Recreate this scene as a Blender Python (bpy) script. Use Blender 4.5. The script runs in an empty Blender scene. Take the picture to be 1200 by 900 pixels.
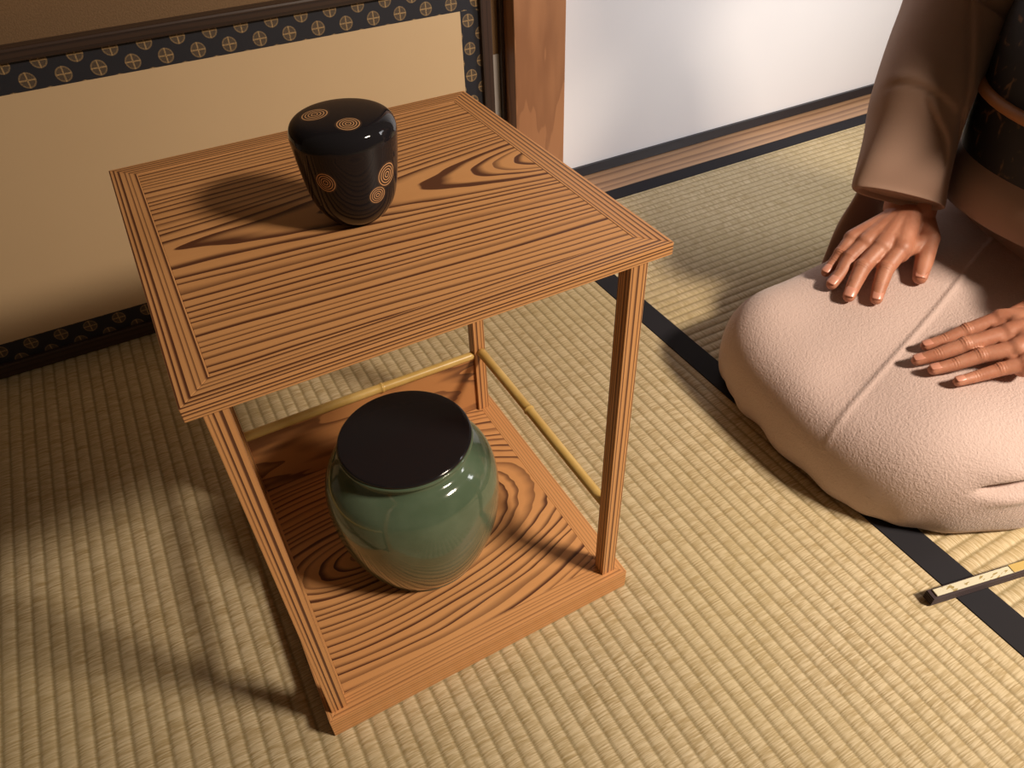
import bpy, bmesh, math, random
from mathutils import Vector, Matrix
random.seed(4)
S = 0.30
C = bpy.context.scene.collection

# ------------------------------------------------------------------ camera
cam_d = bpy.data.cameras.new('camera'); cam = bpy.data.objects.new('camera', cam_d); C.objects.link(cam)
YAW, PITCH, ROLL, F = .4721, .73222, -.03901, 858.47
cy_, sy_, cp_, sp_ = math.cos(YAW), math.sin(YAW), math.cos(PITCH), math.sin(PITCH)
d_ = Vector((sy_*cp_, cy_*cp_, -sp_)); r_ = Vector((cy_, -sy_, 0)); u_ = r_.cross(d_)
cr, sr = math.cos(ROLL), math.sin(ROLL)
r2 = cr*r_ + sr*u_; u2 = -sr*r_ + cr*u_
m = Matrix((r2, u2, -d_)).transposed().to_4x4(); m.translation = Vector((.02625, -.30589, .61127))
cam.matrix_world = m
cam_d.sensor_width = 36; cam_d.lens = F*36/1200; cam_d.clip_start = .02
bpy.context.scene.camera = cam

# ------------------------------------------------------------------ light
vs = bpy.context.scene.view_settings
vs.view_transform = 'Standard'; vs.look = 'None'; vs.gamma = 1; vs.exposure = 0; vs.use_curve_mapping = False
w = bpy.data.worlds.new('world'); bpy.context.scene.world = w; w.use_nodes = True
w.node_tree.nodes['Background'].inputs[0].default_value = (1, .70, .44, 1)
w.node_tree.nodes['Background'].inputs[1].default_value = .075
def area(name, loc, target, sx, sy, power, color):
    l = bpy.data.lights.new(name, 'AREA'); l.shape = 'RECTANGLE'; l.size = sx; l.size_y = sy
    l.energy = power; l.color = color
    o = bpy.data.objects.new(name, l); C.objects.link(o); o.location = loc
    o.rotation_euler = (Vector(target)-Vector(loc)).to_track_quat('-Z', 'Y').to_euler()
    return o
k_ = area('key_lamp', (1.06, -.96, 1.40), (.66, -.10, .0), .30, .17, 10.2, (1, .845, .675)); k_.data.spread = math.radians(84)
k_ = area('window_daylight', (1.80, -.28, .88), (.88, .74, .32), .6, .45, 4.6, (.97, .96, .97)); k_.data.spread = math.radians(80)

# ------------------------------------------------------------------ node helpers
class E:
    """tiny math-node expression"""
    def __init__(s, nt, sock): s.nt = nt; s.s = sock
    def _b(a, op, b=None, c=None):
        n = a.nt.nodes.new('ShaderNodeMath'); n.operation = op
        for i, v in enumerate((a, b, c)):
            if v is None: continue
            if isinstance(v, E): a.nt.links.new(v.s, n.inputs[i])
            else: n.inputs[i].default_value = float(v)
        return E(a.nt, n.outputs[0])
    def __add__(a, b): return a._b('ADD', b)
    __radd__ = __add__
    def __sub__(a, b): return a._b('SUBTRACT', b)
    def __rsub__(a, b): return (a*-1)+b
    def __mul__(a, b): return a._b('MULTIPLY', b)
    __rmul__ = __mul__
    def __truediv__(a, b): return a._b('DIVIDE', b)
    def f(a, op, b=None, c=None): return a._b(op, b, c)
def smooth(e, lo, hi):
    n = e.nt.nodes.new('ShaderNodeMapRange'); n.interpolation_type = 'SMOOTHSTEP'
    e.nt.links.new(e.s, n.inputs[0]); n.inputs[1].default_value = lo; n.inputs[2].default_value = hi
    return E(e.nt, n.outputs[0])
def vec(nt, x, y, z):
    n = nt.nodes.new('ShaderNodeCombineXYZ')
    for i, v in enumerate((x, y, z)):
        if isinstance(v, E): nt.links.new(v.s, n.inputs[i])
        else: n.inputs[i].default_value = v
    return n.outputs[0]
def noise(nt, v, scale=1, detail=2, rough=.5):
    n = nt.nodes.new('ShaderNodeTexNoise'); nt.links.new(v, n.inputs['Vector'])
    n.inputs['Scale'].default_value = scale; n.inputs['Detail'].default_value = detail
    n.inputs['Roughness'].default_value = rough
    return E(nt, n.outputs[0])
def mixc(nt, fac, a, b):
    n = nt.nodes.new('ShaderNodeMix'); n.data_type = 'RGBA'
    if isinstance(fac, E): nt.links.new(fac.s, n.inputs[0])
    else: n.inputs[0].default_value = fac
    for i, v in ((6, a), (7, b)):
        if isinstance(v, tuple): n.inputs[i].default_value = (*v, 1)
        else: nt.links.new(v, n.inputs[i])
    return n.outputs[2]
def mat(name, color=(.5, .5, .5), rough=.5, **kw):
    M = bpy.data.materials.new(name); M.use_nodes = True; nt = M.node_tree
    b = nt.nodes['Principled BSDF']; b.inputs['Roughness'].default_value = rough
    if isinstance(color, tuple): b.inputs['Base Color'].default_value = (*color, 1)
    for k, v in kw.items(): b.inputs[k.replace('_', ' ')].default_value = v
    tc = nt.nodes.new('ShaderNodeTexCoord')
    sp = nt.nodes.new('ShaderNodeSeparateXYZ'); nt.links.new(tc.outputs['Object'], sp.inputs[0])
    x, y, z = (E(nt, sp.outputs[i]) for i in range(3))
    return M, nt, b, x, y, z, tc.outputs['Object']
def bump(nt, b, h, strength=.5, dist=.001):
    n = nt.nodes.new('ShaderNodeBump'); n.inputs['Strength'].default_value = strength
    n.inputs['Distance'].default_value = dist; nt.links.new(h.s, n.inputs['Height'])
    nt.links.new(n.outputs[0], b.inputs['Normal'])

# wood ------------------------------------------------------------
LIGHT, MID, DARK = (.73, .375, .150), (.58, .265, .095), (.11, .038, .017)
def wood(name, mode, pitch=.0050, axis='x', off=(0, 0, 0), light=LIGHT, dark=DARK, mid=MID, rough=.42, warp=.006, c=(0, 0), k=.2, sharp=.72, depth=1.0, zc=.8, sat=0):
    M, nt, b, x, y, z, O = mat(name, rough=rough)
    x, y, z = x+off[0], y+off[1], z+off[2]
    if axis == 'y': x, y = y, x
    if axis == 'z': x, z = z, x
    wx = noise(nt, vec(nt, x*3.2, y*17, z*17), 1, 3, .5)-.5
    if mode == 'ring':
        dx = (x-c[0])*k; dy = y-c[1]
        if sat: dx = (x-c[0]).f('ABSOLUTE'); dx = dx/(dx+k)*sat
        r = (dx*dx+dy*dy+.00002).f('SQRT') + wx*warp*2
    else:
        r = y + z*zc + wx*warp
    q = r/pitch
    q = q + noise(nt, vec(nt, q*.33, 0, 0), 1, 2)*2.2            # uneven ring spacing
    fr = q.f('FRACT')
    idx = q.f('FLOOR')
    n = nt.nodes.new('ShaderNodeTexWhiteNoise'); n.noise_dimensions = '1D'; nt.links.new(idx.s, n.inputs['W'])
    rnd = E(nt, n.outputs['Value'])
    late = smooth(fr, sharp-.30, .92) * (1-smooth(fr, .95, 1.0))
    late = late*(rnd*.55+.6)*depth
    fine = noise(nt, vec(nt, x*30, y*1500, z*1500), 1, 2)
    blot = noise(nt, vec(nt, x*6, y*25, z*25), 1, 2)
    col = mixc(nt, blot.f('MULTIPLY', .9), light, mid)
    col = mixc(nt, (fine-.45)*.9, col, mid)
    lt = late.f('MINIMUM', 1)
    col = mixc(nt, lt, col, dark)
    nt.links.new(col, b.inputs['Base Color'])
    bump(nt, b, lt*-.6+fine*.12, .35, .0006)
    return M

# mesh helpers ------------------------------------------------------
def link(name, me, m=None, parent=None, smooth_=False, loc=None):
    """mesh given in world metres; stored relative to its thing"""
    o = bpy.data.objects.new(name, me)
    if m: me.materials.append(m)
    C.objects.link(o)
    base = Vector((0, 0, 0))
    if parent is not None:
        o.parent = parent; q = parent
        while q is not None: base += q.location; q = q.parent
    if loc is not None: o.location = Vector(loc)-base; base = Vector(loc)
    me.transform(Matrix.Translation(-base))
    if smooth_: 
        for p in me.polygons: p.use_smooth = True
    return o
def pyd(verts, faces):
    me = bpy.data.meshes.new('m'); me.from_pydata([tuple(v) for v in verts], [], faces); me.update(); return me
def bev(me, wdt, seg=2, ang=.5):
    bm = bmesh.new(); bm.from_mesh(me)
    bmesh.ops.recalc_face_normals(bm, faces=bm.faces)
    ed = [e for e in bm.edges if len(e.link_faces) == 2 and e.calc_face_angle() > ang]
    bmesh.ops.bevel(bm, geom=ed, offset=wdt, segments=seg, affect='EDGES', profile=.6)
    bm.to_mesh(me); bm.free(); return me
def prism(poly, z0, z1, b=.0006):
    n = len(poly); v = [(x, y, z0) for x, y in poly]+[(x, y, z1) for x, y in poly]
    f = [tuple(range(n))[::-1], tuple(range(n, 2*n))]+[(i, (i+1) % n, n+(i+1) % n, n+i) for i in range(n)]
    me = pyd(v, f)
    return bev(me, b) if b else me
def box(x0, x1, y0, y1, z0, z1, b=.0006):
    return prism([(x0, y0), (x1, y0), (x1, y1), (x0, y1)], z0, z1, b)
def loft(rings, cap=True):
    n = len(rings[0]); v = [p for r in rings for p in r]; f = []
    for i in range(len(rings)-1):
        for j in range(n): f.append((i*n+j, i*n+(j+1) % n, (i+1)*n+(j+1) % n, (i+1)*n+j))
    if cap: f.append(tuple(range(n))[::-1]); f.append(tuple(range((len(rings)-1)*n, len(rings)*n)))
    me = pyd(v, f); bm = bmesh.new(); bm.from_mesh(me); bmesh.ops.recalc_face_normals(bm, faces=bm.faces); bm.to_mesh(me); bm.free()
    return me
def lathe(prof, c, n=96, cap=True):
    return loft([[(c[0]+r*math.cos(2*math.pi*j/n), c[1]+r*math.sin(2*math.pi*j/n), c[2]+z) for j in range(n)] for r, z in prof], cap)
def spline(P, n, closed=False):
    """Catmull-Rom through tuples"""
    out = []; N = len(P)
    segs = N if closed else N-1
    for i in range(segs):
        if closed: a, b, c, d = P[(i-1) % N], P[i], P[(i+1) % N], P[(i+2) % N]
        else: a, b, c, d = P[max(i-1, 0)], P[i], P[i+1], P[min(i+2, N-1)]
        for k in range(n):
            t = k/n
            out.append(tuple(.5*((2*b[j])+(-a[j]+c[j])*t+(2*a[j]-5*b[j]+4*c[j]-d[j])*t*t+(-a[j]+3*b[j]-3*c[j]+d[j])*t**3) for j in range(len(b))))
    if not closed: out.append(tuple(P[-1]))
    return out
def tube(P, radii, n=16):
    rings = []; up = Vector((0, 0, 1))
    for i, p in enumerate(P):
        a = Vector(P[max(i-1, 0)]); b = Vector(P[min(i+1, len(P)-1)]); t = (b-a).normalized()
        s = t.cross(up if abs(t.z) < .95 else Vector((1, 0, 0))).normalized(); q = s.cross(t)
        r = radii[i] if isinstance(radii, (list, tuple)) else radii
        rings.append([tuple(Vector(p)+(s*math.cos(2*math.pi*j/n)+q*math.sin(2*math.pi*j/n))*r) for j in range(n)])
    return loft(rings)
def thing(name, label, cat, loc):
    o = bpy.data.objects.new(name, None); o.empty_display_size = .05; C.objects.link(o); o.location = loc
    o['label'] = label; o['category'] = cat; return o
def tag(o, label, cat): o['label'] = label; o['category'] = cat; return o
def struct(o): o['kind'] = 'structure'; return o

# ================================================================== SETTING
BLACK = (.016, .015, .019)
def tatami_mat(name, ribs_along):
    M, nt, b, x, y, z, O = mat(name, rough=.55)
    b.inputs['Specular IOR Level'].default_value = .35
    P = .01365
    if ribs_along == 'y': a, s = x, y          # a: across ribs, s: along ribs
    else: a, s = y, x
    ri = (a/P+.5).f('FLOOR')
    n1 = noise(nt, vec(nt, a*55, s*760, ri*3.7), 1, 2, .6)      # rush strands
    n2 = noise(nt, vec(nt, ri*5.37+s*37, s*71+a*23, s*53), 1, 3, .6)
    n3 = noise(nt, vec(nt, a*4, s*4, 0), 1, 3, .5)
    fr = (a/P).f('FRACT'); g = (fr-.5).f('ABSOLUTE')*2          # 0 at groove centre .. 1 at crest
    groove = 1-smooth(g, 0.0, .40)
    col = mixc(nt, smooth(n1, .36, .64), (.37, .27, .130), (.60, .49, .315))
    col = mixc(nt, smooth(n2, .35, .7)*(.30 if ribs_along == 'y' else .12), col, (.70, .59, .39))
    col = mixc(nt, smooth(n3, .4, .75)*.35, col, (.50, .40, .20))
    col = mixc(nt, groove*.62, col, (.20, .150, .060))
    nt.links.new(col, b.inputs['Base Color'])
    bump(nt, b, n1*1.1+n2*.3, .7, .0008)
    return M
def tatami(name, x0, x1, y0, y1, along, m):
    P = .01365; K = 8; A = .0014
    lo, hi = (x0, x1) if along == 'y' else (y0, y1)
    k0 = math.ceil((lo/P-.5)*K); k1 = math.floor((hi/P-.5)*K)
    cs = [lo]+[(k/K+.5)*P for k in range(k0, k1+1)]+[hi]
    v = []; f = []
    for c in cs:
        t = (c/P-.5) % 1.0; h = A*(abs(math.sin(math.pi*t))**.6-1)
        for s in ((y0, y1) if along == 'y' else (x0, x1)):
            v.append((c, s, h) if along == 'y' else (s, c, h))
    for i in range(len(cs)-1):
        q = (2*i, 2*i+2, 2*i+3, 2*i+1); f.append(q if along == 'y' else q[::-1])
    n = len(cs)                                        # thickness below
    zb = -.02
    b = len(v); v += [(x0, y0, zb), (x1, y0, zb), (x1, y1, zb), (x0, y1, zb)]
    f.append((b+3, b+2, b+1, b)); 
    return struct(link(name, pyd(v, f), m, smooth_=True))
ma, mb_ = tatami_mat('tatami_ribs_y', 'y'), tatami_mat('tatami_ribs_x', 'x')
XB0, XB1, YB0, YB1 = .5485, .5825, .6255, .657
tatami('floor', -1.1, XB0, -1.0, YB1, 'y', ma)
tatami('floor', XB1, 2.0, -1.0, YB0, 'x', mb_)
# tatami cloth edging
Mh, nt, b, x, y, z, O = mat('black_heri', BLACK, .75)
b.inputs['Specular IOR Level'].default_value = .2
bump(nt, b, noise(nt, O, 1500, 1), .3, .0003)
struct(link('trim_1', prism([(XB0, -1.0), (XB1, -1.0), (XB1, YB0), (XB1, YB1), (XB0, YB1)], -.01, .0012, .0005), Mh))
struct(link('trim_2', box(XB1, 2.0, YB0, YB1, -.01, .0012, .0005), Mh))
struct(link('floor', box(-1.1, 2.0, -1.0, .9, -.05, -.021, 0), mat('subfloor', (.2, .15, .1), .8)[0]))
# sill
Msill = wood('sill_wood', 'plain', .02, 'x', light=(.50, .30, .16), mid=(.38, .20, .10), dark=(.20, .10, .05), warp=.02, rough=.35, sharp=.5)
struct(link('trim_3', box(.55, 2.0, YB1, .80, -.02, .001, .001), Msill))
# wall with white paper dado (behind the screen)
Mw, nt, b, x, y, z, O = mat('sand_wall', (.30, .17, .075), .9)
n = noise(nt, O, 500, 3, .6); nt.links.new(mixc(nt, n, (.17, .092, .040), (.31, .18, .085)), b.inputs['Base Color']); bump(nt, b, n, .6, .001)
Mpap, nt, b, x, y, z, O = mat('dado_paper', (.50, .45, .42), .85)
bump(nt, b, noise(nt, O, 400, 3), .2, .0005)
struct(link('wall_back', box(-1.4, .545, .700, .78, -.02, 1.9, 0), Mw))
struct(link('trim_4', box(-1.4, .5383, .698, .7005, -.02, .252, .0003), Mpap))
Mdk = wood('dark_wood', 'plain', .006, 'x', light=(.060, .035, .026), mid=(.045, .026, .02), dark=(.025, .016, .014), rough=.35)
Mdkz = wood('dark_wood_upright', 'plain', .006, 'z', light=(.060, .035, .026), mid=(.045, .026, .02), dark=(.025, .016, .014), rough=.35)
struct(link('dark_strip', box(.5385, .5445, .690, .7005, -.02, 1.9, .0005), Mdkz))  # narrow dark strip between the dado and the post
# corner post
Mpost = wood('post_wood', 'ring', .012, 'z', off=(0, 0, 0), light=(.42, .200, .095), mid=(.33, .145, .066), dark=(.15, .060, .03), c=(.4, 0), k=.05, warp=.02, rough=.4, depth=.55)
M_ = Mpost
struct(link('wall_post', bev(pyd([(x, y, z) for z in (-.02, 1.9) for x, y in ((.5445, .66), (.6300, .66), (.6300, .76), (.5445, .76))],
    [(3, 2, 1, 0), (4, 5, 6, 7), (0, 1, 5, 4), (1, 2, 6, 5), (2, 3, 7, 6), (3, 0, 4, 7)]), .0015), Mpost, loc=(.587, .66, 0)))
# sliding paper door
Mf, nt, b, x, y, z, O = mat('fusuma_paper', (.70, .69, .70), .8)
n = noise(nt, O, 4, 4); nt.links.new(mixc(nt, n, (.74, .72, .73), (.79, .77, .78)), b.inputs['Base Color'])
bump(nt, b, noise(nt, O, 300, 3), .15, .0005)
dr = bpy.data.objects.new('door_1', None); C.objects.link(dr); dr.location = (1.1, .74, 0); dr['kind'] = 'structure'
link('paper_panel', box(.6302, 1.62, .732, .75, .018, 1.76, .0005), Mf, dr)
Mlac = mat('black_lacquer_frame', BLACK, .35)[0]
link('door_frame', box(.6302, 1.64, .726, .756, .0012, .0195, .001), Mlac, dr)
link('door_frame', box(1.62, 1.64, .726, .756, .0195, 1.76, .001), Mlac, dr)
link('door_frame', box(.6302, 1.64, .726, .756, 1.76, 1.78, .001), Mlac, dr)

# ================================================================== FOLDING SCREEN
scr = thing('folding_screen', 'low tea-room screen with cream paper panel and black roundel-patterned border standing behind the stand', 'screen', (0, .655, 0))
def fabric(name, ax, ph, phz, n_ax='x'):
    M, nt, b, x, y, z, O = mat(name, rough=.6)
    P = .0357; 
    u, v = (x-ph)/P, (z-phz)/P
    def lat(u, v):
        du = (u+.5).f('FRACT')-.5; dv = (v+.5).f('FRACT')-.5
        return du, dv, (du*du+dv*dv).f('SQRT')
    a = lat(u, v); c = lat(u+.5, v+.5)
    col = None; masks = []
    for du, dv, r in (a, c):
        R = .232
        m_ = 1-smooth(r, R-.01, R+.012)
        arm = 1-smooth(du.f('ABSOLUTE').f('MINIMUM', dv.f('ABSOLUTE')), .012, .03)
        rim = smooth(r, R-.05, R-.03)
        masks.append(m_*((arm*.75+rim*.35+.22).f('MINIMUM', 1)))
    k = masks[0].f('MAXIMUM', masks[1])
    th = noise(nt, vec(nt, x*900, 0, z*900), 1, 1); k = k*(smooth(th, .25, .6)*.65+.35)
    nt.links.new(mixc(nt, k, (.014, .0145, .022), (.42, .27, .12)), b.inputs['Base Color'])
    bump(nt, b, th+k, .3, .0004)
    return M
Y0, Y1 = .648, .660
XL, XR = -.42, .50
Mp, nt, b, x, y, z, O = mat('screen_paper', (.60, .47, .33), .75)
n = noise(nt, O, 5, 3); nt.links.new(mixc(nt, n, (.63, .445, .255), (.68, .49, .29)), b.inputs['Base Color']); bump(nt, b, noise(nt, O, 350, 3), .12, .0005)
link('paper_panel', box(XL+.04, .4577, Y0-.0004, Y1, .0463, .3332, 0), Mp, scr)
link('fabric_border', box(XL+.017, .4850, Y0, Y0+.004, .3328, .3645, .0001), fabric('roundels_top', 'x', -.0539, .3437), scr)
link('fabric_border', box(XL+.017, .4850, Y0, Y0+.004, .0190, .0463, .0001), fabric('roundels_bottom', 'x', -.1813, .0360), scr)
link('fabric_border', box(.4577, .4850, Y0-.0002, Y0+.0038, .0463, .3328, .0001), fabric('roundels_side', 'z', .4688, .2847), scr)
link('fabric_border', box(XL+.017, XL+.04, Y0-.0002, Y0+.0038, .0463, .3328, .0001), fabric('roundels_far', 'z', XL+.03, .2847), scr)
link('frame_rail', box(XL, .5010, Y0-.006, Y1+.003, .3645, .3785, .0025), Mdk, scr)
link('frame_rail', box(XL, .5010, Y0-.006, Y1+.003, 0.0005, .0190, .0015), Mdk, scr)
link('frame_stile', box(.4850, .5010, Y0-.0065, Y1+.0025, .0190, .3645, .0015), Mdkz, scr)
link('frame_stile', box(XL, XL+.017, Y0-.0065, Y1+.0025, .0190, .3645, .0015), Mdkz, scr)

# ================================================================== TEA STAND
st = thing('tea_stand', 'square cedar tea utensil stand with striped wood grain and bamboo rails on the tatami', 'tea utensil stand', (.15, .15, 0))
W_, D_, H_ = .30, .3031, .3684; TT = .0090; TB = .0240
FW = .0185
def frame_set(x0, x1, y0, y1, z0, z1, mats, fw, names, pan_mat, recess=.0002):
    g = .00015
    link(names[0], box(x0+fw, x1-fw, y0+fw, y1-fw, z0, z1-recess, .0003), pan_mat, st)
    ix0, ix1, iy0, iy1 = x0+fw, x1-fw, y0+fw, y1-fw
    for poly, mm in (([(x0, y0), (x1, y0), (ix1, iy0), (ix0, iy0)], mats[0]), ([(x1, y1), (x0, y1), (ix0, iy1), (ix1, iy1)], mats[0]),
                     ([(x0, y1), (x0, y0), (ix0, iy0), (ix0, iy1)], mats[1]), ([(x1, y0), (x1, y1), (ix1, iy1), (ix1, iy0)], mats[1])):
        link(names[1], prism(poly, z0, z1, .0005), mm, st)
o = (.15, .15, 0)
Mt = wood('cedar_top_panel', 'ring', .0056, 'x', off=o, c=(.300, .152), k=.10, sat=.062, warp=.0075, depth=1.2)
Mfx = wood('cedar_frame_x', 'plain', .0033, 'x', off=o, warp=.001, depth=1.25, sharp=.66, zc=1.35)
Mfy = wood('cedar_frame_y', 'plain', .0033, 'y', off=o, warp=.001, depth=1.25, sharp=.66, zc=1.35)
Mb = wood('cedar_bottom_panel', 'ring', .0066, 'x', off=o, c=(.085, .135), k=.42, warp=.010)
frame_set(0, W_, 0, D_, H_-TT, H_, (Mfx, Mfy), FW, ('top_panel', 'top_frame_rail'), Mt)
BX0, BX1, BY0, BY1 = .0045, .2910, -.0062, .288
Mfx2 = wood('cedar_lower_frame_x', 'plain', .0031, 'x', off=o, warp=.002, depth=.5)
Mfy2 = wood('cedar_lower_frame_y', 'plain', .0031, 'y', off=o, warp=.002, depth=.5)
frame_set(BX0, BX1, BY0, BY1, .0005, TB, (Mfx2, Mfy2), .0185, ('bottom_panel', 'bottom_frame_rail'), Mb)
Mleg = wood('cedar_leg', 'plain', .0027, 'z', off=o, warp=.0012, depth=1.2, sharp=.68)
LW = .0130
for lx in (.0088, .2690):
    for ly in (.0008, .2555):
        link('leg', box(lx, lx+LW, ly, ly+LW, TB, H_-TT, .0006), Mleg, st)
Mback = wood('cedar_back_panel', 'ring', .012, 'x', off=(.15, .15, 0), c=(-.1, .0), k=.3, warp=.05, light=(.47, .215, .08))
link('back_panel', box(.0218, .2690, .2590, .2640, TB, .1035, .0004), Mback, st)
# bamboo rails
Mbam, nt, b, x, y, z, O = mat('bamboo', rough=.32)
n = noise(nt, O, 40, 3)
nt.links.new(mixc(nt, smooth(n, .35, .7), (.56, .36, .10), (.66, .45, .15)), b.inputs['Base Color'])
def bamboo(p0, p1, nodes, r=.0050):
    p0, p1 = Vector(p0), Vector(p1); L = (p1-p0).length; P = []; R = []
    ts = sorted(set([i/60 for i in range(61)]+[q/L+d for q in nodes for d in (-.012, -.006, -.003, 0, .003, .006, .012)]))
    for t in ts:
        if not 0 <= t <= 1: continue
        k = max([0]+[math.exp(-((t*L-q)/.0014)**2)*.0009-math.exp(-((t*L-q-.003)/.0015)**2)*.0003 for q in nodes])
        P.append(p0.lerp(p1, t)+Vector((0, 0, .0006*math.sin(t*5)))); R.append(r*(1-.08*t)+k)
    # rounded ends
    P = [P[0]]+P+[P[-1]]; R = [R[0]*.75]+R+[R[-1]*.75]
    P[0] = P[0]-(p1-p0).normalized()*.0012; P[-1] = P[-1]+(p1-p0).normalized()*.0012
    return tube([tuple(q) for q in P], R, 20)
link('bamboo_rail', bamboo((.0215, .2605, .1035), (.2685, .2605, .1035), (.142,)), Mbam, st, True)
link('bamboo_rail', bamboo((.2765, .2545, .1085), (.2765, .0100, .1085), (.105,)), Mbam, st, True)
link('bamboo_rail', bamboo((.0140, .2545, .1085), (.0140, .0100, .1085), (.150,)), Mbam, st, True)

# ================================================================== TEA CADDY
cx, cyy = .4699*S, .4519*S
cd = thing('tea_caddy', 'black lacquer tea caddy with gold ring roundels on top of the wooden stand', 'tea caddy', (cx, cyy, H_))
Ml, nt, b, x, y, z, O = mat('black_lacquer', rough=.06)
b.inputs['Specular IOR Level'].default_value = .28
k = None
for (px, py, pz, R) in ((-.0143, .0045, .0706, .0092), (-.0011, -.0191, .0704, .0080), (-.0222, -.0219, .0394, .0072), (.0154, -.0269, .0373, .0084), (.0068, -.0279, .0263, .0064),
                        (.025, .018, .03, .0085), (-.012, .030, .045, .0075)):
    dx, dy, dz = x-px, y-py, z-pz
    d = (dx*dx+dy*dy+dz*dz).f('SQRT')
    ring = smooth(((d/(R/4.8)).f('FRACT')-.5).f('ABSOLUTE')*2, .52, .74)
    mm = ring*(1-smooth(d, R*.985, R*1.01))
    base = (1-smooth(d, R*.97, R*1.0))*.06
    mm = mm.f('MAXIMUM', base)
    k = mm if k is None else k.f('MAXIMUM', mm)
nt.links.new(mixc(nt, k, (.0135, .0125, .0150), (.62, .33, .15)), b.inputs['Base Color'])
nt.links.new((k*.35+.06).s, b.inputs['Roughness'])
full = [(.0, .0), (.0104, 0), (.0150, .0012), (.0205, .0058), (.02592, .0141), (.0289, .0240), (.03072, .0352), (.0321, .0459), (.03300, .0540), (.0334, .0585), (.0328, .0630), (.0308, .0665), (.0270, .0690), (.0210, .0702), (.0130, .0709), (.006, .0712), (.0, .07125)]
def dense(pr, n=6): return [(max(a, 0.00001), b) for a, b in spline(pr, n)]
full = dense(full, 8); ks = 8*7
body = full[:ks+1]; lid = full[ks:]
link('body', lathe(body, (cx, cyy, H_), 128, False), Ml, cd, True)
link('lid', lathe(lid, (cx, cyy, H_), 128, False), Ml, cd, True)

# ================================================================== WATER JAR
jx, jy = .1396, .1170
jr = thing('water_jar', 'round celadon green glazed water jar with black lid on the lower shelf', 'water jar', (jx, jy, TB))
Mg, nt, b, x, y, z, O = mat('celadon_glaze', rough=.10)
b.inputs['Coat Weight'].default_value = .35; b.inputs['Coat Roughness'].default_value = .05
n = noise(nt, O, 30, 4); lowz = 1-smooth(z, .0, .006)
col = mixc(nt, smooth(n, .3, .7), (.078, .118, .072), (.105, .150, .096))
col = mixc(nt, lowz*.6, col, (.16, .09, .05))
nt.links.new(col, b.inputs['Base Color'])
bump(nt, b, noise(nt, O, 60, 2), .12, .0006)
jb = [(.0, .0), (.0495, .0), (.0545, .0025), (.0595, .0110), (.0652, .0240), (.0717, .0450), (.0752, .0660), (.0761, .0860), (.0747, .1030), (.0705, .1170), (.0625, .1278), (.0550, .1335), (.0528, .1375), (.0545, .1415), (.0570, .1440),
      (.0566, .1462), (.0540, .1462), (.0520, .1440), (.0505, .1360), (.056, .122), (.06, .10), (.045, .01), (.0, .008)]
link('body', lathe(dense(jb), (jx, jy, TB), 128), Mg, jr, True)
Mll, nt, b, x, y, z, O = mat('black_lacquer_lid', (.0125, .0115, .0135), .10); b.inputs['Specular IOR Level'].default_value = .3
jl = [(.0, .1457), (.048, .1457), (.0552, .1466), (.0561, .1478), (.0556, .1492), (.052, .1499), (.03, .1504), (.0, .1506)]
link('lid', lathe(dense(jl), (jx, jy, TB), 128), Mll, jr, True)

# ================================================================== FOLDED FAN
fa = Vector((.5250, -.1580, 0)); fb = Vector((.6900, -.1935, 0)); fd = (fb-fa).normalized(); fs = Vector((-fd.y, fd.x, 0))
fan = thing('folding_fan', 'closed folding fan lying on the tatami across the black edging', 'folding fan', tuple((fa+fb)/2))
def strip(t0, t1, w0, w1, z0, z1, b=.0004, dy=0):
    p, q = fa+fd*t0, fa+fd*t1
    poly = [tuple((p-fs*(w0-dy)).xy), tuple((q-fs*(w1-dy)).xy), tuple((q+fs*(w1+dy)).xy), tuple((p+fs*(w0+dy)).xy)]
    return prism(poly, z0, z1, b)
Mleaf = mat('fan_leaf_edge', (.030, .014, .017), .6)[0]
Mgd, nt, b, x, y, z, O = mat('fan_cream_guard', rough=.45)
n = noise(nt, vec(nt, x*130, y*420, 0), 1, 2)
nt.links.new(mixc(nt, smooth(n, .57, .63), (.60, .56, .42), (.32, .24, .09)), b.inputs['Base Color'])
Mgb = mat('fan_bamboo_guard', (.52, .37, .12), .4)[0]
for i in range(9):
    z0 = .0015+i*.0012
    link('rib', strip(-.004-.0006*(i % 2), .168, .0050+.0003*(i % 2), .0052, z0, z0+.0010, .0002), Mleaf, fan)
link('guard', strip(.0, .168, .0034, .0040, .0124, .0140, .0004), Mgd, fan)
link('guard', strip(.083, .168, .0040, .0036, .0141, .0148, .0003), Mgb, fan)
link('guard', strip(.0, .168, .0046, .0038, .0013, .0016, .0001), Mgb, fan)
link('rivet', lathe([(.0001, .0008), (.0018, .0008), (.0018, .0155), (.0001, .0158)], tuple(fa+fd*.160), 16), Mgb, fan, True)

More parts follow.
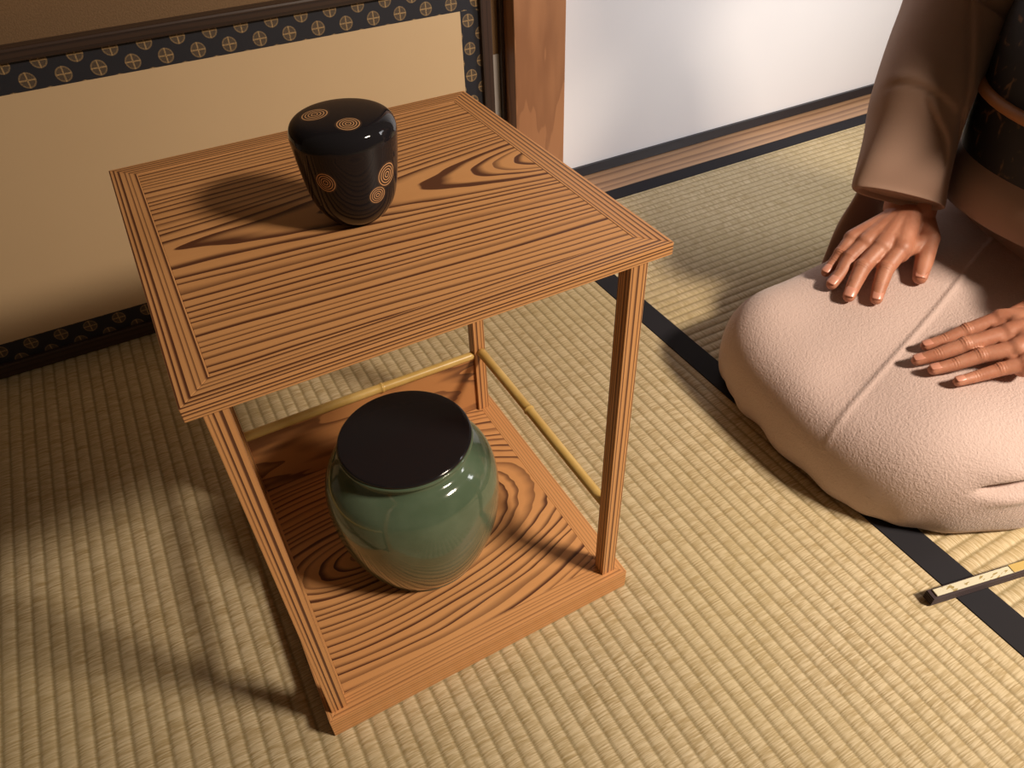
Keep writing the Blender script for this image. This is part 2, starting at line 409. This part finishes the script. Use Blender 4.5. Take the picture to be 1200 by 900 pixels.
# ================================================================== PERSON
# kneeling figure facing -X, knees near x=.54
def sm(a, b, t):
    t = max(0, min(1, (t-a)/(b-a))); return t*t*(3-2*t)
def gauss(t, s): return math.exp(-(t/s)**2)
def cap_mesh(bm, a, b, ra, rb, n=18):
    """tapered capsule"""
    a, b = Vector(a), Vector(b); t = (b-a)
    L = t.length
    if L < 1e-6: return
    t /= L; s = t.cross(Vector((0, 0, 1)) if abs(t.z) < .9 else Vector((1, 0, 0))).normalized(); q = s.cross(t)
    rings = []
    for k in range(7):
        an = math.pi/2*(1-k/6); rings.append((a-t*ra*math.sin(an), ra*math.cos(an)))
    for k in range(7):
        an = math.pi/2*k/6; rings.append((b+t*rb*math.sin(an), rb*math.cos(an)))
    vs_ = [[bm.verts.new(c+(s*math.cos(2*math.pi*j/n)+q*math.sin(2*math.pi*j/n))*max(r, 1e-5)) for j in range(n)] for c, r in rings]
    for i in range(len(vs_)-1):
        for j in range(n): bm.faces.new((vs_[i][j], vs_[i][(j+1) % n], vs_[i+1][(j+1) % n], vs_[i+1][j]))
    bm.faces.new(vs_[0][::-1]); bm.faces.new(vs_[-1])
def ell_mesh(bm, c, r, rot=None):
    res = bmesh.ops.create_uvsphere(bm, u_segments=24, v_segments=16, radius=1)
    for v in res['verts']:
        p = Vector((v.co.x*r[0], v.co.y*r[1], v.co.z*r[2]))
        if rot is not None: p = rot @ p
        v.co = p+Vector(c)
def remeshed(bm, voxel, smooth_it=6):
    bmesh.ops.recalc_face_normals(bm, faces=bm.faces)
    me = bpy.data.meshes.new('tmp'); bm.to_mesh(me); bm.free()
    o = bpy.data.objects.new('tmp', me); C.objects.link(o)
    r = o.modifiers.new('r', 'REMESH'); r.mode = 'VOXEL'; r.voxel_size = voxel; r.use_smooth_shade = True
    s = o.modifiers.new('s', 'SMOOTH'); s.factor = .5; s.iterations = smooth_it
    dg = bpy.context.evaluated_depsgraph_get(); dg.update()
    out = bpy.data.meshes.new_from_object(o.evaluated_get(dg))
    bpy.data.objects.remove(o); bpy.data.meshes.remove(me)
    return out

# ---- lap surface
OUT = [(.80, -.163), (.72, -.160), (.655, -.150), (.595, -.125), (.552, -.085), (.530, -.035), (.525, .02), (.530, .08), (.538, .135), (.556, .180), (.595, .205), (.66, .210), (.74, .205),
       (.85, .205), (.97, .215), (1.08, .215), (1.17, .18), (1.20, .03), (1.17, -.12), (1.08, -.165), (.93, -.165)]
outl = spline(OUT, 20, True)
LC = Vector((.86, .03))
import bisect
def seamline(x):           # y of the overlap edge on the lap, in world
    return SEAM[0][1]+(x-SEAM[0][0])*(SEAM[1][1]-SEAM[0][1])/(SEAM[1][0]-SEAM[0][0])
SEAM = ((.522, -.004), (.82, .078))
def lap_h(x, y):
    h = .106+.062*sm(.56, .98, x)
    h += .010*gauss(y+.075, .055)*gauss(x-.60, .08) + .017*gauss(y-.175, .05)*gauss(x-.58, .065)
    h -= .007*gauss(y-.035, .035)*sm(.53, .60, x)*(1-sm(.8, .95, x))
    h += .0018*math.sin(x*31+y*14)*math.sin(y*37-x*9)
    # over-layer edge of the kimono front panel
    e = y-seamline(x)
    if .515 < x < .90: h += .0009*sm(-.002, .002, -e) + .0016*gauss(e+.0035, .0034)
    return h
_d = []
for _i in range(401):
    _a = _i/400*(math.pi/2+.42)-.42
    if _a < 0: _s, _q = .945+.055*math.cos(_a/.42*math.pi/2), .40+.40*math.sin(_a/.42*math.pi/2)
    else: _s, _q = max(math.cos(_a), 0)**(2/10.0), .40+.60*math.sin(_a)**.84
    _d.append((_s, _q))
_L = [0]
for a, b2 in zip(_d, _d[1:]): _L.append(_L[-1]+math.hypot((a[0]-b2[0])*.26, (a[1]-b2[1])*.12))
def lap_prof(t):
    v = t*_L[-1]; k = min(max(bisect.bisect(_L, v)-1, 0), 399); u = (v-_L[k])/max(_L[k+1]-_L[k], 1e-9)
    return tuple(_d[k][i]+(_d[k+1][i]-_d[k][i])*u for i in (0, 1))
def lap_point(th, t):
    """t 0 bottom .. 1 centre"""
    k = int(th*len(outl)) % len(outl); k2 = (k+1) % len(outl); fr = th*len(outl)-int(th*len(outl))
    ox = outl[k][0]*(1-fr)+outl[k2][0]*fr; oy = outl[k][1]*(1-fr)+outl[k2][1]*fr
    s, q = lap_prof(t)
    sx = s
    x = LC.x+(ox-LC.x)*(1-(1-sx)*1.0); y = LC.y+(oy-LC.y)*s
    # absolute inset near the front so that knee roundness is of knee size
    z = lap_h(x, y)*q
    # gentle pleats on the front/side faces
    return Vector((x, y, max(z, .0015)))
def build_lap():
    NT, NR = 560, 190
    ts = [(i/(NR-1)) for i in range(NR)]
    rings = []
    for t in ts:
        tt = t**.85
        rings.append([lap_point(j/NT, tt*.985) for j in range(NT)])
    # crease folds on the near knee and ripples at the hem
    for ri, r in enumerate(rings):
        for j, p in enumerate(r):
            # deep fold on the near side of the knee
            fx = sm(.588, .63, p.x)
            e = (p.z-(.074+.10*(p.x-.60)))
            if p.y < -.05 and p.x < .95:
                g = gauss(e, .0042)*fx*sm(-.05, -.11, p.y)
                lip = gauss(e-.014, .010)*fx*sm(-.05, -.11, p.y); lip2 = gauss(e+.012, .008)*fx*sm(-.05, -.11, p.y)
                p.y += .021*g-.006*lip-.005*lip2
                p.z += .003*lip
            if p.z < .05:
                k = (1-p.z/.05)
                dv = Vector((p.x-LC.x, p.y-LC.y, 0)).normalized()
                ph = j/NT*2*math.pi
                p += dv*k*.0022*(math.sin(ph*11+2*math.sin(ph*3))+.5*math.sin(ph*23+1+2*math.sin(ph*5)))
    me = loft([[tuple(p) for p in r] for r in rings])
    return me
Mk, nt, b, x, y, z, O = mat('kimono_crepe', rough=.72)
b.inputs['Sheen Weight'].default_value = .25; b.inputs['Sheen Roughness'].default_value = .4
b.inputs['Specular IOR Level'].default_value = .25
cn = noise(nt, O, 470, 3, .6)
n2 = noise(nt, O, 230, 2, .5)
nt.links.new(mixc(nt, cn, (.52, .385, .345), (.60, .455, .410)), b.inputs['Base Color'])
bump(nt, b, cn+n2*.5, .8, .0014)
Mks, nt, b, x, y, z, O = mat('kimono_cloth_shaded', rough=.8)  # same fabric as the skirt, with shade painted in as a darker base colour
b.inputs['Sheen Weight'].default_value = .2; b.inputs['Specular IOR Level'].default_value = .2
n = noise(nt, O, 9, 2); nt.links.new(mixc(nt, smooth(n, .6, .72), (.33, .205, .150), (.31, .19, .132)), b.inputs['Base Color'])
bump(nt, b, noise(nt, O, 1300, 2), .3, .0005)

# ---- skin
Msk, nt, b, x, y, z, O = mat('skin', rough=.5)
n = noise(nt, O, 60, 3); n2 = noise(nt, O, 380, 3, .6)
c_ = mixc(nt, smooth(n, .3, .7), (.42, .165, .095), (.50, .22, .135))
nt.links.new(c_, b.inputs['Base Color']); b.inputs['Subsurface Weight'].default_value = .12; b.inputs['Subsurface Radius'].default_value = (.008, .003, .0015)
b.inputs['Subsurface Scale'].default_value = .5
bump(nt, b, n2, .35, .0006)
Mnail = mat('fingernail', (.60, .27, .19), .28)[0]

# fingers: world joints found from the photograph's hands; lz = lap height
def B_(px, py, z):
    v = d_ + (px-600)/F*r2-(py-450)/F*u2
    c = cam.matrix_world.translation; t = (z-c.z)/v.z; return c+v*t
def onlap(px, py, dz):
    z = .14
    for _ in range(8):
        p = B_(px, py, z); z = lap_h(p.x, p.y)+dz
    return B_(px, py, z)
def make_hand(spec, wrist, fore, thumb, side):
    """spec: per finger [MCP, PIP, DIP, TIP] as Vectors, radii; returns mesh, nails"""
    bm = bmesh.new(); nails = []; pips = []
    W = wrist
    for (mcp, pip, dip, tip, r) in spec:
        cap_mesh(bm, mcp, pip, r*1.12, r*1.0); cap_mesh(bm, pip, dip, r*1.0, r*.88); cap_mesh(bm, dip, tip, r*.88, r*.74)
        up = Vector((0, 0, 1)); d = (tip-dip).normalized(); dd = (pip-mcp).normalized()
        ell_mesh(bm, pip+up*r*.12, (r*1.06, r*1.06, r*.98))
        ell_mesh(bm, mcp+up*r*.18, (r*1.2, r*1.2, r*1.05))
        # metacarpal
        wj = W+(mcp-W).normalized()*.012
        cap_mesh(bm, wj, mcp, r*1.7, r*1.32)
        cap_mesh(bm, wj-up*.005, mcp-up*.006, r*1.7, r*1.3)
        pips.append((pip, (dip-mcp).normalized(), r)); pips.append((dip, (tip-pip).normalized(), r*.75))
        s = d.cross(up).normalized(); nu = s.cross(d).normalized()
        nails.append((tip-d*r*.28+nu*r*.66, d, s, nu, r))
    for a, b2 in zip(spec, spec[1:]):      # webbing
        ma, mb2 = a[0], b2[0]; mid = (ma+mb2)/2; rr = (a[4]+b2[4])/2
        cap_mesh(bm, mid+(((a[1]+b2[1])/2)-mid).normalized()*.006-Vector((0, 0, .003)), W*.4+mid*.6-Vector((0, 0, .003)), rr*.85, rr*1.5)
    for fr_ in (.25, .5, .75):
        for a, b2 in zip(spec, spec[1:]):
            mc = (a[0]+b2[0])/2
            c0 = W+(mc-W)*fr_; rr = (a[4]+b2[4])/2*1.45
            ell_mesh(bm, c0-Vector((0, 0, rr*.10)), (rr*1.25, rr*1.25, rr*.95))
    t0, t1, t2, t3, tr = thumb
    cap_mesh(bm, t0, t1, tr*1.5, tr*1.18); cap_mesh(bm, t1, t2, tr*1.12, tr*1.0); cap_mesh(bm, t2, t3, tr*1.0, tr*.8)
    cap_mesh(bm, t1, spec[0][0]-Vector((0, 0, .006)), tr*.9, tr*.95)
    up = Vector((0, 0, 1)); d = (t3-t2).normalized(); s = d.cross(up).normalized(); nu = s.cross(d).normalized()
    nails.append((t3-d*tr*.28+nu*tr*.68, d, s, nu, tr*1.05)); pips.append((t2, d, tr))
    # wrist and forearm, flattened: two parallel capsules
    fd_ = (fore-W).normalized(); sd_ = fd_.cross(up).normalized()
    for k in (-1, 1):
        cap_mesh(bm, W+sd_*k*.012, fore+sd_*k*.012, .0165, .024)
    me = remeshed(bm, .00115, 10)
    # knuckle creases and tendons
    nrm_ = [v.normal.copy() for v in me.vertices]; co = [v.co.copy() for v in me.vertices]; flat = []
    for p, vn in zip(co, nrm_):
        if vn.z > .15:
            for (c, dr_, r) in pips:
                q = p-c
                if q.length < r*1.7:
                    a = q.dot(dr_)
                    k = gauss(a, r*.62)*min(1, (vn.z-.15)*1.6)
                    p = p+vn*(-.00042*k*(math.cos(a/(.0024)*2*math.pi)))
        flat.extend(p)
    me.vertices.foreach_set('co', flat); me.update()
    return me, nails
def nail_mesh(c, d, s, nu, r):
    vs_ = []; f = []; n, m2 = 10, 10
    L, Wd = r*.95, r*.66
    for i in range(n+1):
        for j in range(m2+1):
            u = i/n*2-1; v = j/m2*2-1
            uu = u*math.sqrt(1-v*v/2); vv = v*math.sqrt(1-u*u/2)
            uu = .5*uu+.5*u*.92; vv = .5*vv+.5*v*.92
            vs_.append(c+d*uu*L*.8+s*vv*Wd+nu*(-(vv*vv)*Wd*.42-(uu*uu)*.0006+.0009))
    for i in range(n):
        for j in range(m2): f.append((i*(m2+1)+j, (i+1)*(m2+1)+j, (i+1)*(m2+1)+j+1, i*(m2+1)+j+1))
    me = pyd(vs_, f); bm = bmesh.new(); bm.from_mesh(me); bmesh.ops.recalc_face_normals(bm, faces=bm.faces)
    ext = bmesh.ops.solidify(bm, geom=bm.faces[:], thickness=.0006); bm.to_mesh(me); bm.free(); return me

def fing(mcp, pip, dip, tip, r, hz=(.030, .021, .0135, .0085)):
    return (onlap(*mcp, hz[0]), onlap(*pip, hz[1]), onlap(*dip, hz[2]), onlap(*tip, hz[3]), r)
# her right hand (upper in the photo): index, middle, ring, little
RH = [fing((1056, 291), (1038, 315), (1031, 335), (1027, 350), .0092),
      fing((1034, 289), (1011, 313), (1001, 333), (995, 347), .0094),
      fing((1015, 284), (996, 302), (985, 321), (975, 333), .0088),
      fing((999, 279), (985, 297), (977, 308), (968, 319), .0076)]
RW = onlap(1066, 246, .040); RF = Vector((.90, .245, .30))
RT = (onlap(1078, 254, .030), onlap(1089, 280, .022), onlap(1083, 306, .014), onlap(1078, 325, .0095), .0100)
rme, rnails = make_hand(RH, RW, RF, RT, 1)
# her left hand (lower): index (uppermost) .. little
LH = [fing((1172, 373), (1133, 387), (1107, 398), (1085, 405), .0074, (.024, .018, .012, .0085)),
      fing((1182, 390), (1131, 404), (1100, 415), (1075, 422), .0080, (.026, .020, .013, .0085)),
      fing((1192, 408), (1149, 417), (1119, 427), (1094, 433), .0077, (.026, .019, .012, .0085)),
      fing((1202, 426), (1172, 433), (1145, 441), (1123, 447), .0068, (.022, .016, .0105, .0078))]
LW_ = onlap(1262, 372, .032); LF = Vector((.98, -.05, .30))
LT = (onlap(1240, 352, .024), onlap(1222, 350, .016), onlap(1206, 362, .010), onlap(1195, 372, .0085), .0085)
lme, lnails = make_hand(LH, LW_, LF, LT, -1)

# rest of the body, coarse, then merged with the hands
bm = bmesh.new()
PX, PY = .96, .04
ell_mesh(bm, (1.00, PY, .20), (.14, .165, .10))
ell_mesh(bm, (.965, PY, .33), (.100, .135, .14)); ell_mesh(bm, (.955, PY, .47), (.098, .150, .13))
cap_mesh(bm, (.955, PY-.115, .555), (.955, PY+.115, .555), .052, .052)
cap_mesh(bm, (.950, PY, .57), (.925, PY, .68), .050, .044)
ell_mesh(bm, (.905, PY, .765), (.082, .070, .098)); ell_mesh(bm, (.870, PY, .725), (.048, .050, .052))
ell_mesh(bm, (.822, PY, .745), (.013, .010, .016)); ell_mesh(bm, (.828, PY, .712), (.010, .022, .009))
for k in (-1, 1):
    ell_mesh(bm, (.915, PY+k*.070, .752), (.018, .008, .028))
    ell_mesh(bm, (.836, PY+k*.028, .765), (.010, .014, .008))
    cap_mesh(bm, (1.03, PY+k*.085, .135), (.63, PY+k*.085-.01, .055), .050, .038)       # thigh
    cap_mesh(bm, (.62, PY+k*.09-.01, .050), (1.08, PY+k*.070, .040), .032, .026)       # shin
    cap_mesh(bm, (1.07, PY+k*.06, .040), (1.16, PY+k*.045, .030), .030, .018)
cap_mesh(bm, (.955, PY+.135, .555), (.93, .255, .36), .043, .036); cap_mesh(bm, (.93, .255, .36), tuple(RF+(RW-RF)*.15), .036, .030)
cap_mesh(bm, (.955, PY-.135, .555), (1.03, -.155, .370), .043, .036); cap_mesh(bm, (1.03, -.155, .370), tuple(LF+(LW_-LF)*.15), .036, .030)
bme = remeshed(bm, .0065, 4)
bm = bmesh.new()
for me_ in (bme, rme, lme): bm.from_mesh(me_)
pme = bpy.data.meshes.new('person'); bm.to_mesh(pme); bm.free()
person = bpy.data.objects.new('person', pme); pme.materials.append(Msk); C.objects.link(person)
person.location = (.86, .04, 0); pme.transform(Matrix.Translation((-.86, -.04, 0)))
for p in pme.polygons: p.use_smooth = True
tag(person, 'person in a pinkish brown kimono kneeling on the tatami, both hands resting on the lap', 'person')
for nl in rnails+lnails: link('fingernail', nail_mesh(*nl), Mnail, person, True)

link('kimono_skirt', build_lap(), Mk, person, True)

# ---- torso of the kimono
def ering(c, a, b, rot=0, n=96, tilt=0):
    out = []
    for j in range(n):
        t = 2*math.pi*j/n; X, Y = a*math.cos(t), b*math.sin(t)
        out.append((c[0]+X*math.cos(rot)-Y*math.sin(rot), c[1]+X*math.sin(rot)+Y*math.cos(rot), c[2]-X*tilt))
    return out
link('kimono_bodice', loft([ering((s[0], s[1], s[2]), s[3], s[4]) for s in spline([(1.01, .035, .13, .150, .185), (.985, .035, .20, .150, .175), (.97, .035, .30, .132, .155), (.965, .035, .40, .128, .155), (.96, .035, .50, .120, .175),
      (.955, .035, .56, .095, .17), (.95, .035, .60, .065, .10), (.945, .035, .625, .052, .06)], 8)]), Mks, person, True)
# ohashori fold under the obi
link('kimono_waist_fold', loft([ering((s[0], s[1], s[2]), s[3], s[4], tilt=.12) for s in spline([(.965, .035, .182, .135, .155), (.960, .035, .172, .158, .176), (.962, .035, .185, .168, .184), (.965, .035, .21, .166, .180), (.968, .035, .235, .150, .165)], 8)]), Mks, person, True)
Mobi, nt, b, x, y, z, O = mat('obi_brocade', rough=.65)
n = noise(nt, O, 45, 3, .6); vv = nt.nodes.new('ShaderNodeTexVoronoi'); vv.feature = 'DISTANCE_TO_EDGE'; vv.inputs['Scale'].default_value = 42; nt.links.new(O, vv.inputs['Vector'])
ed = 1-smooth(E(nt, vv.outputs['Distance']), .03, .09)
nt.links.new(mixc(nt, ed*smooth(n, .5, .62), (.014, .012, .014), (.16, .085, .04)), b.inputs['Base Color'])
link('obi', loft([ering((s[0], s[1], s[2]), s[3], s[4]) for s in spline([(.968, .035, .225, .135, .155), (.968, .035, .228, .158, .172), (.967, .035, .30, .160, .174), (.965, .035, .385, .156, .172), (.965, .035, .39, .13, .155)], 6)]), Mobi, person, True)
Mcord = mat('obi_cord', (.36, .15, .055), .5)[0]
cp = []
for j in range(65):
    t = 2*math.pi*j/64; cp.append((.967+.164*math.cos(t), .035+.178*math.sin(t), .305))
link('obi_cord', tube(cp, .006, 10), Mcord, person, True)
Mlin = mat('white_collar', (.72, .70, .68), .7)[0]
for k in (-1, 1):
    P = spline([(.99, .035+k*.055, .655), (.93, .035+k*.068, .635), (.875, .035+k*.045, .58), (.835, .035-k*.005, .50)], 8)
    link('under_collar', tube(P, .010, 10), Mlin, person, True)
    P = spline([(1.0, .035+k*.062, .640), (.93, .035+k*.080, .622), (.865, .035+k*.060, .565), (.828, .035+k*.0, .47), (.815, .035-k*.03, .39)], 8)
    link('kimono_collar', tube(P, .016, 12), Mks, person, True)
# face details
Meye = mat('eye', (.75, .73, .70), .2)[0]; Miris = mat('iris', (.02, .012, .01), .15)[0]; Mlip = mat('lip', (.42, .12, .10), .4)[0]
Mhair = mat('hair', (.02, .015, .013), .4)[0]
for k in (-1, 1):
    bm = bmesh.new(); ell_mesh(bm, (.8330, PY+k*.0285, .7655), (.0090, .0120, .0052)); me = bpy.data.meshes.new('m'); bm.to_mesh(me); bm.free()
    e_ = link('eye', me, Meye, person, True)
    bm = bmesh.new(); ell_mesh(bm, (.8248, PY+k*.0285, .7650), (.0024, .0046, .0042)); me = bpy.data.meshes.new('m'); bm.to_mesh(me); bm.free()
    link('iris', me, Miris, e_, True)
    link('eyebrow', tube(spline([(.842, PY+k*.046, .783), (.832, PY+k*.032, .787), (.8275, PY+k*.016, .784)], 6), .0022, 8), Mhair, person, True)
link('lips', tube(spline([(.8330, PY-.019, .7145), (.8195, PY-.008, .7155), (.8180, PY, .7145), (.8195, PY+.008, .7155), (.8330, PY+.019, .7145)], 6), .0042, 10), Mlip, person, True)
# hair
bm = bmesh.new(); ell_mesh(bm, (.925, PY, .785), (.086, .078, .095)); ell_mesh(bm, (1.0, PY, .77), (.04, .045, .045))
hm = remeshed(bm, .005, 3)
link('hair', hm, Mhair, person, True)

# ---- sleeves : loft along view-aligned ring centres (px centre, px half width, height)
vr = Vector((r2.x, r2.y, 0)).normalized()
def sleeve_rings(spec, n=140):
    cs = []
    for px, py, hw, z, dep in spec:
        if z < 0:                                    # world centre given: x, y, half width, -z, depth
            cs.append((px, py, -z, hw, dep))
        else:
            c = B_(px, py, z); a = (B_(px+hw, py, z)-B_(px-hw, py, z)).length/2
            cs.append((c.x, c.y, c.z, a, dep))
    D = spline(cs, 12); out = []
    for i, s in enumerate(D):
        ii = max(i, 46)                               # the cuff keeps one plane
        a_, b_ = Vector(D[max(ii-14, 0)][:3]), Vector(D[min(ii+14, len(D)-1)][:3])
        ax = (b_-a_).normalized(); w2 = ax.cross(vr).normalized(); w1 = w2.cross(ax).normalized(); ring = []
        for j in range(n):
            t = 2*math.pi*j/n; cc, ss = math.cos(t), math.sin(t)
            cc = math.copysign(abs(cc)**.85, cc); ss = math.copysign(abs(ss)**.85, ss)
            ring.append(Vector(s[:3])+w1*cc*s[3]+w2*ss*s[4])
        out.append(ring)
    return out
SL = [(1056, 229, 46, .204, .011), (1054, 233, 53, .203, .016), (1053, 228, 56, .206, .020), (1057, 206, 54, .222, .028), (1066, 166, 52, .248, .040), (1076, 125, 54, .278, .050), (1092, 80, 57, .306, .056), (1112, 35, 61, .336, .060),
      (1137, -12, 66, .372, .062), (.960, .225, .068, -.46, .062), (.955, .165, .062, -.545, .055), (.955, .09, .045, -.585, .035)]
rg = sleeve_rings(SL)
nr = len(rg); n = len(rg[0])
camv = cam.matrix_world.translation
def pxof(p):
    v = p-camv; zz = v.dot(d_); return 600+F*v.dot(r2)/zz, 450-F*v.dot(u2)/zz
def segd(px, py, poly):
    best = (1e9, 0)
    L = 0
    for a, b2 in zip(poly, poly[1:]):
        ax, ay = a; bx, by = b2; dx, dy = bx-ax, by-ay; l2 = dx*dx+dy*dy
        t = max(0, min(1, ((px-ax)*dx+(py-ay)*dy)/l2)); qx, qy = ax+dx*t, ay+dy*t
        d = math.hypot(px-qx, py-qy); sgn = 1 if (dx*(py-ay)-dy*(px-ax)) > 0 else -1
        if d < abs(best[0]): best = (d*sgn, (L+t))
        L += 1
    return best[0], best[1]/(len(poly)-1)
FOLDS = [([(1030, 108), (1050, 98), (1080, 102), (1104, 118), (1126, 138)], .0032), ([(1128, 118), (1126, 145), (1122, 165), (1116, 190)], .0065),
         ([(1082, 110), (1092, 135), (1105, 160), (1108, 180), (1106, 198)], .0046), ([(1136, -20), (1137, 40), (1136, 90), (1130, 130), (1120, 170)], .0045)]
FOLDS = [(spline(po, 5), dp) for po, dp in FOLDS]
for r in rg:
    for j, p in enumerate(r):
        px, py = pxof(p); nrm = (camv-p).normalized()
        for poly, dep in FOLDS:
            d, t = segd(px, py, poly)
            taper = max(0, math.sin(math.pi*t))**.7
            # sharp overlap on one side, soft roll on the other
            h = (gauss(d+8, 7)*.9 - gauss(d, 3.0))*taper if abs(d) < 40 else 0
            p += nrm*dep*h
link('kimono_sleeve', loft([[tuple(p) for p in r] for r in rg]), Mks, person, True)
# hanging pouch of the right sleeve, falling beside the thigh
PO = spline([(.835, .226, .205, .035, .012), (.818, .226, .16, .042, .011), (.808, .227, .11, .050, .011), (.812, .229, .05, .058, .010), (.815, .230, .006, .060, .010)], 10)
link('kimono_sleeve_pouch', loft([ering((s[0], s[1], s[2]), s[3], s[4]+.0015*math.sin(i*.5), rot=.12, n=64) for i, s in enumerate(PO)]), Mks, person, True)
# left sleeve
def rings_along(P, n=64):
    out = []
    for i, s in enumerate(P):
        a = Vector(P[max(i-1, 0)][:3]); b2 = Vector(P[min(i+1, len(P)-1)][:3]); t = (b2-a).normalized()
        w1 = t.cross(Vector((0, 0, 1))).normalized(); w2 = w1.cross(t)
        out.append([tuple(Vector(s[:3])+w1*s[3]*math.cos(2*math.pi*j/n)+w2*s[4]*math.sin(2*math.pi*j/n)) for j in range(n)])
    return out
lf = LF; 
PL = spline([(LW_.x+.055, LW_.y-.004, LW_.z+.040, .036, .028), (LW_.x+.060, LW_.y-.006, LW_.z+.046, .058, .045), (.93, -.085, .27, .064, .060), (1.0, -.125, .34, .068, .070), (1.01, -.135, .45, .062, .066), (.972, -.125, .540, .064, .070), (.960, -.075, .590, .050, .062), (.955, -.02, .600, .03, .04)], 10)
link('kimono_sleeve', loft(rings_along(PL)), Mks, person, True)
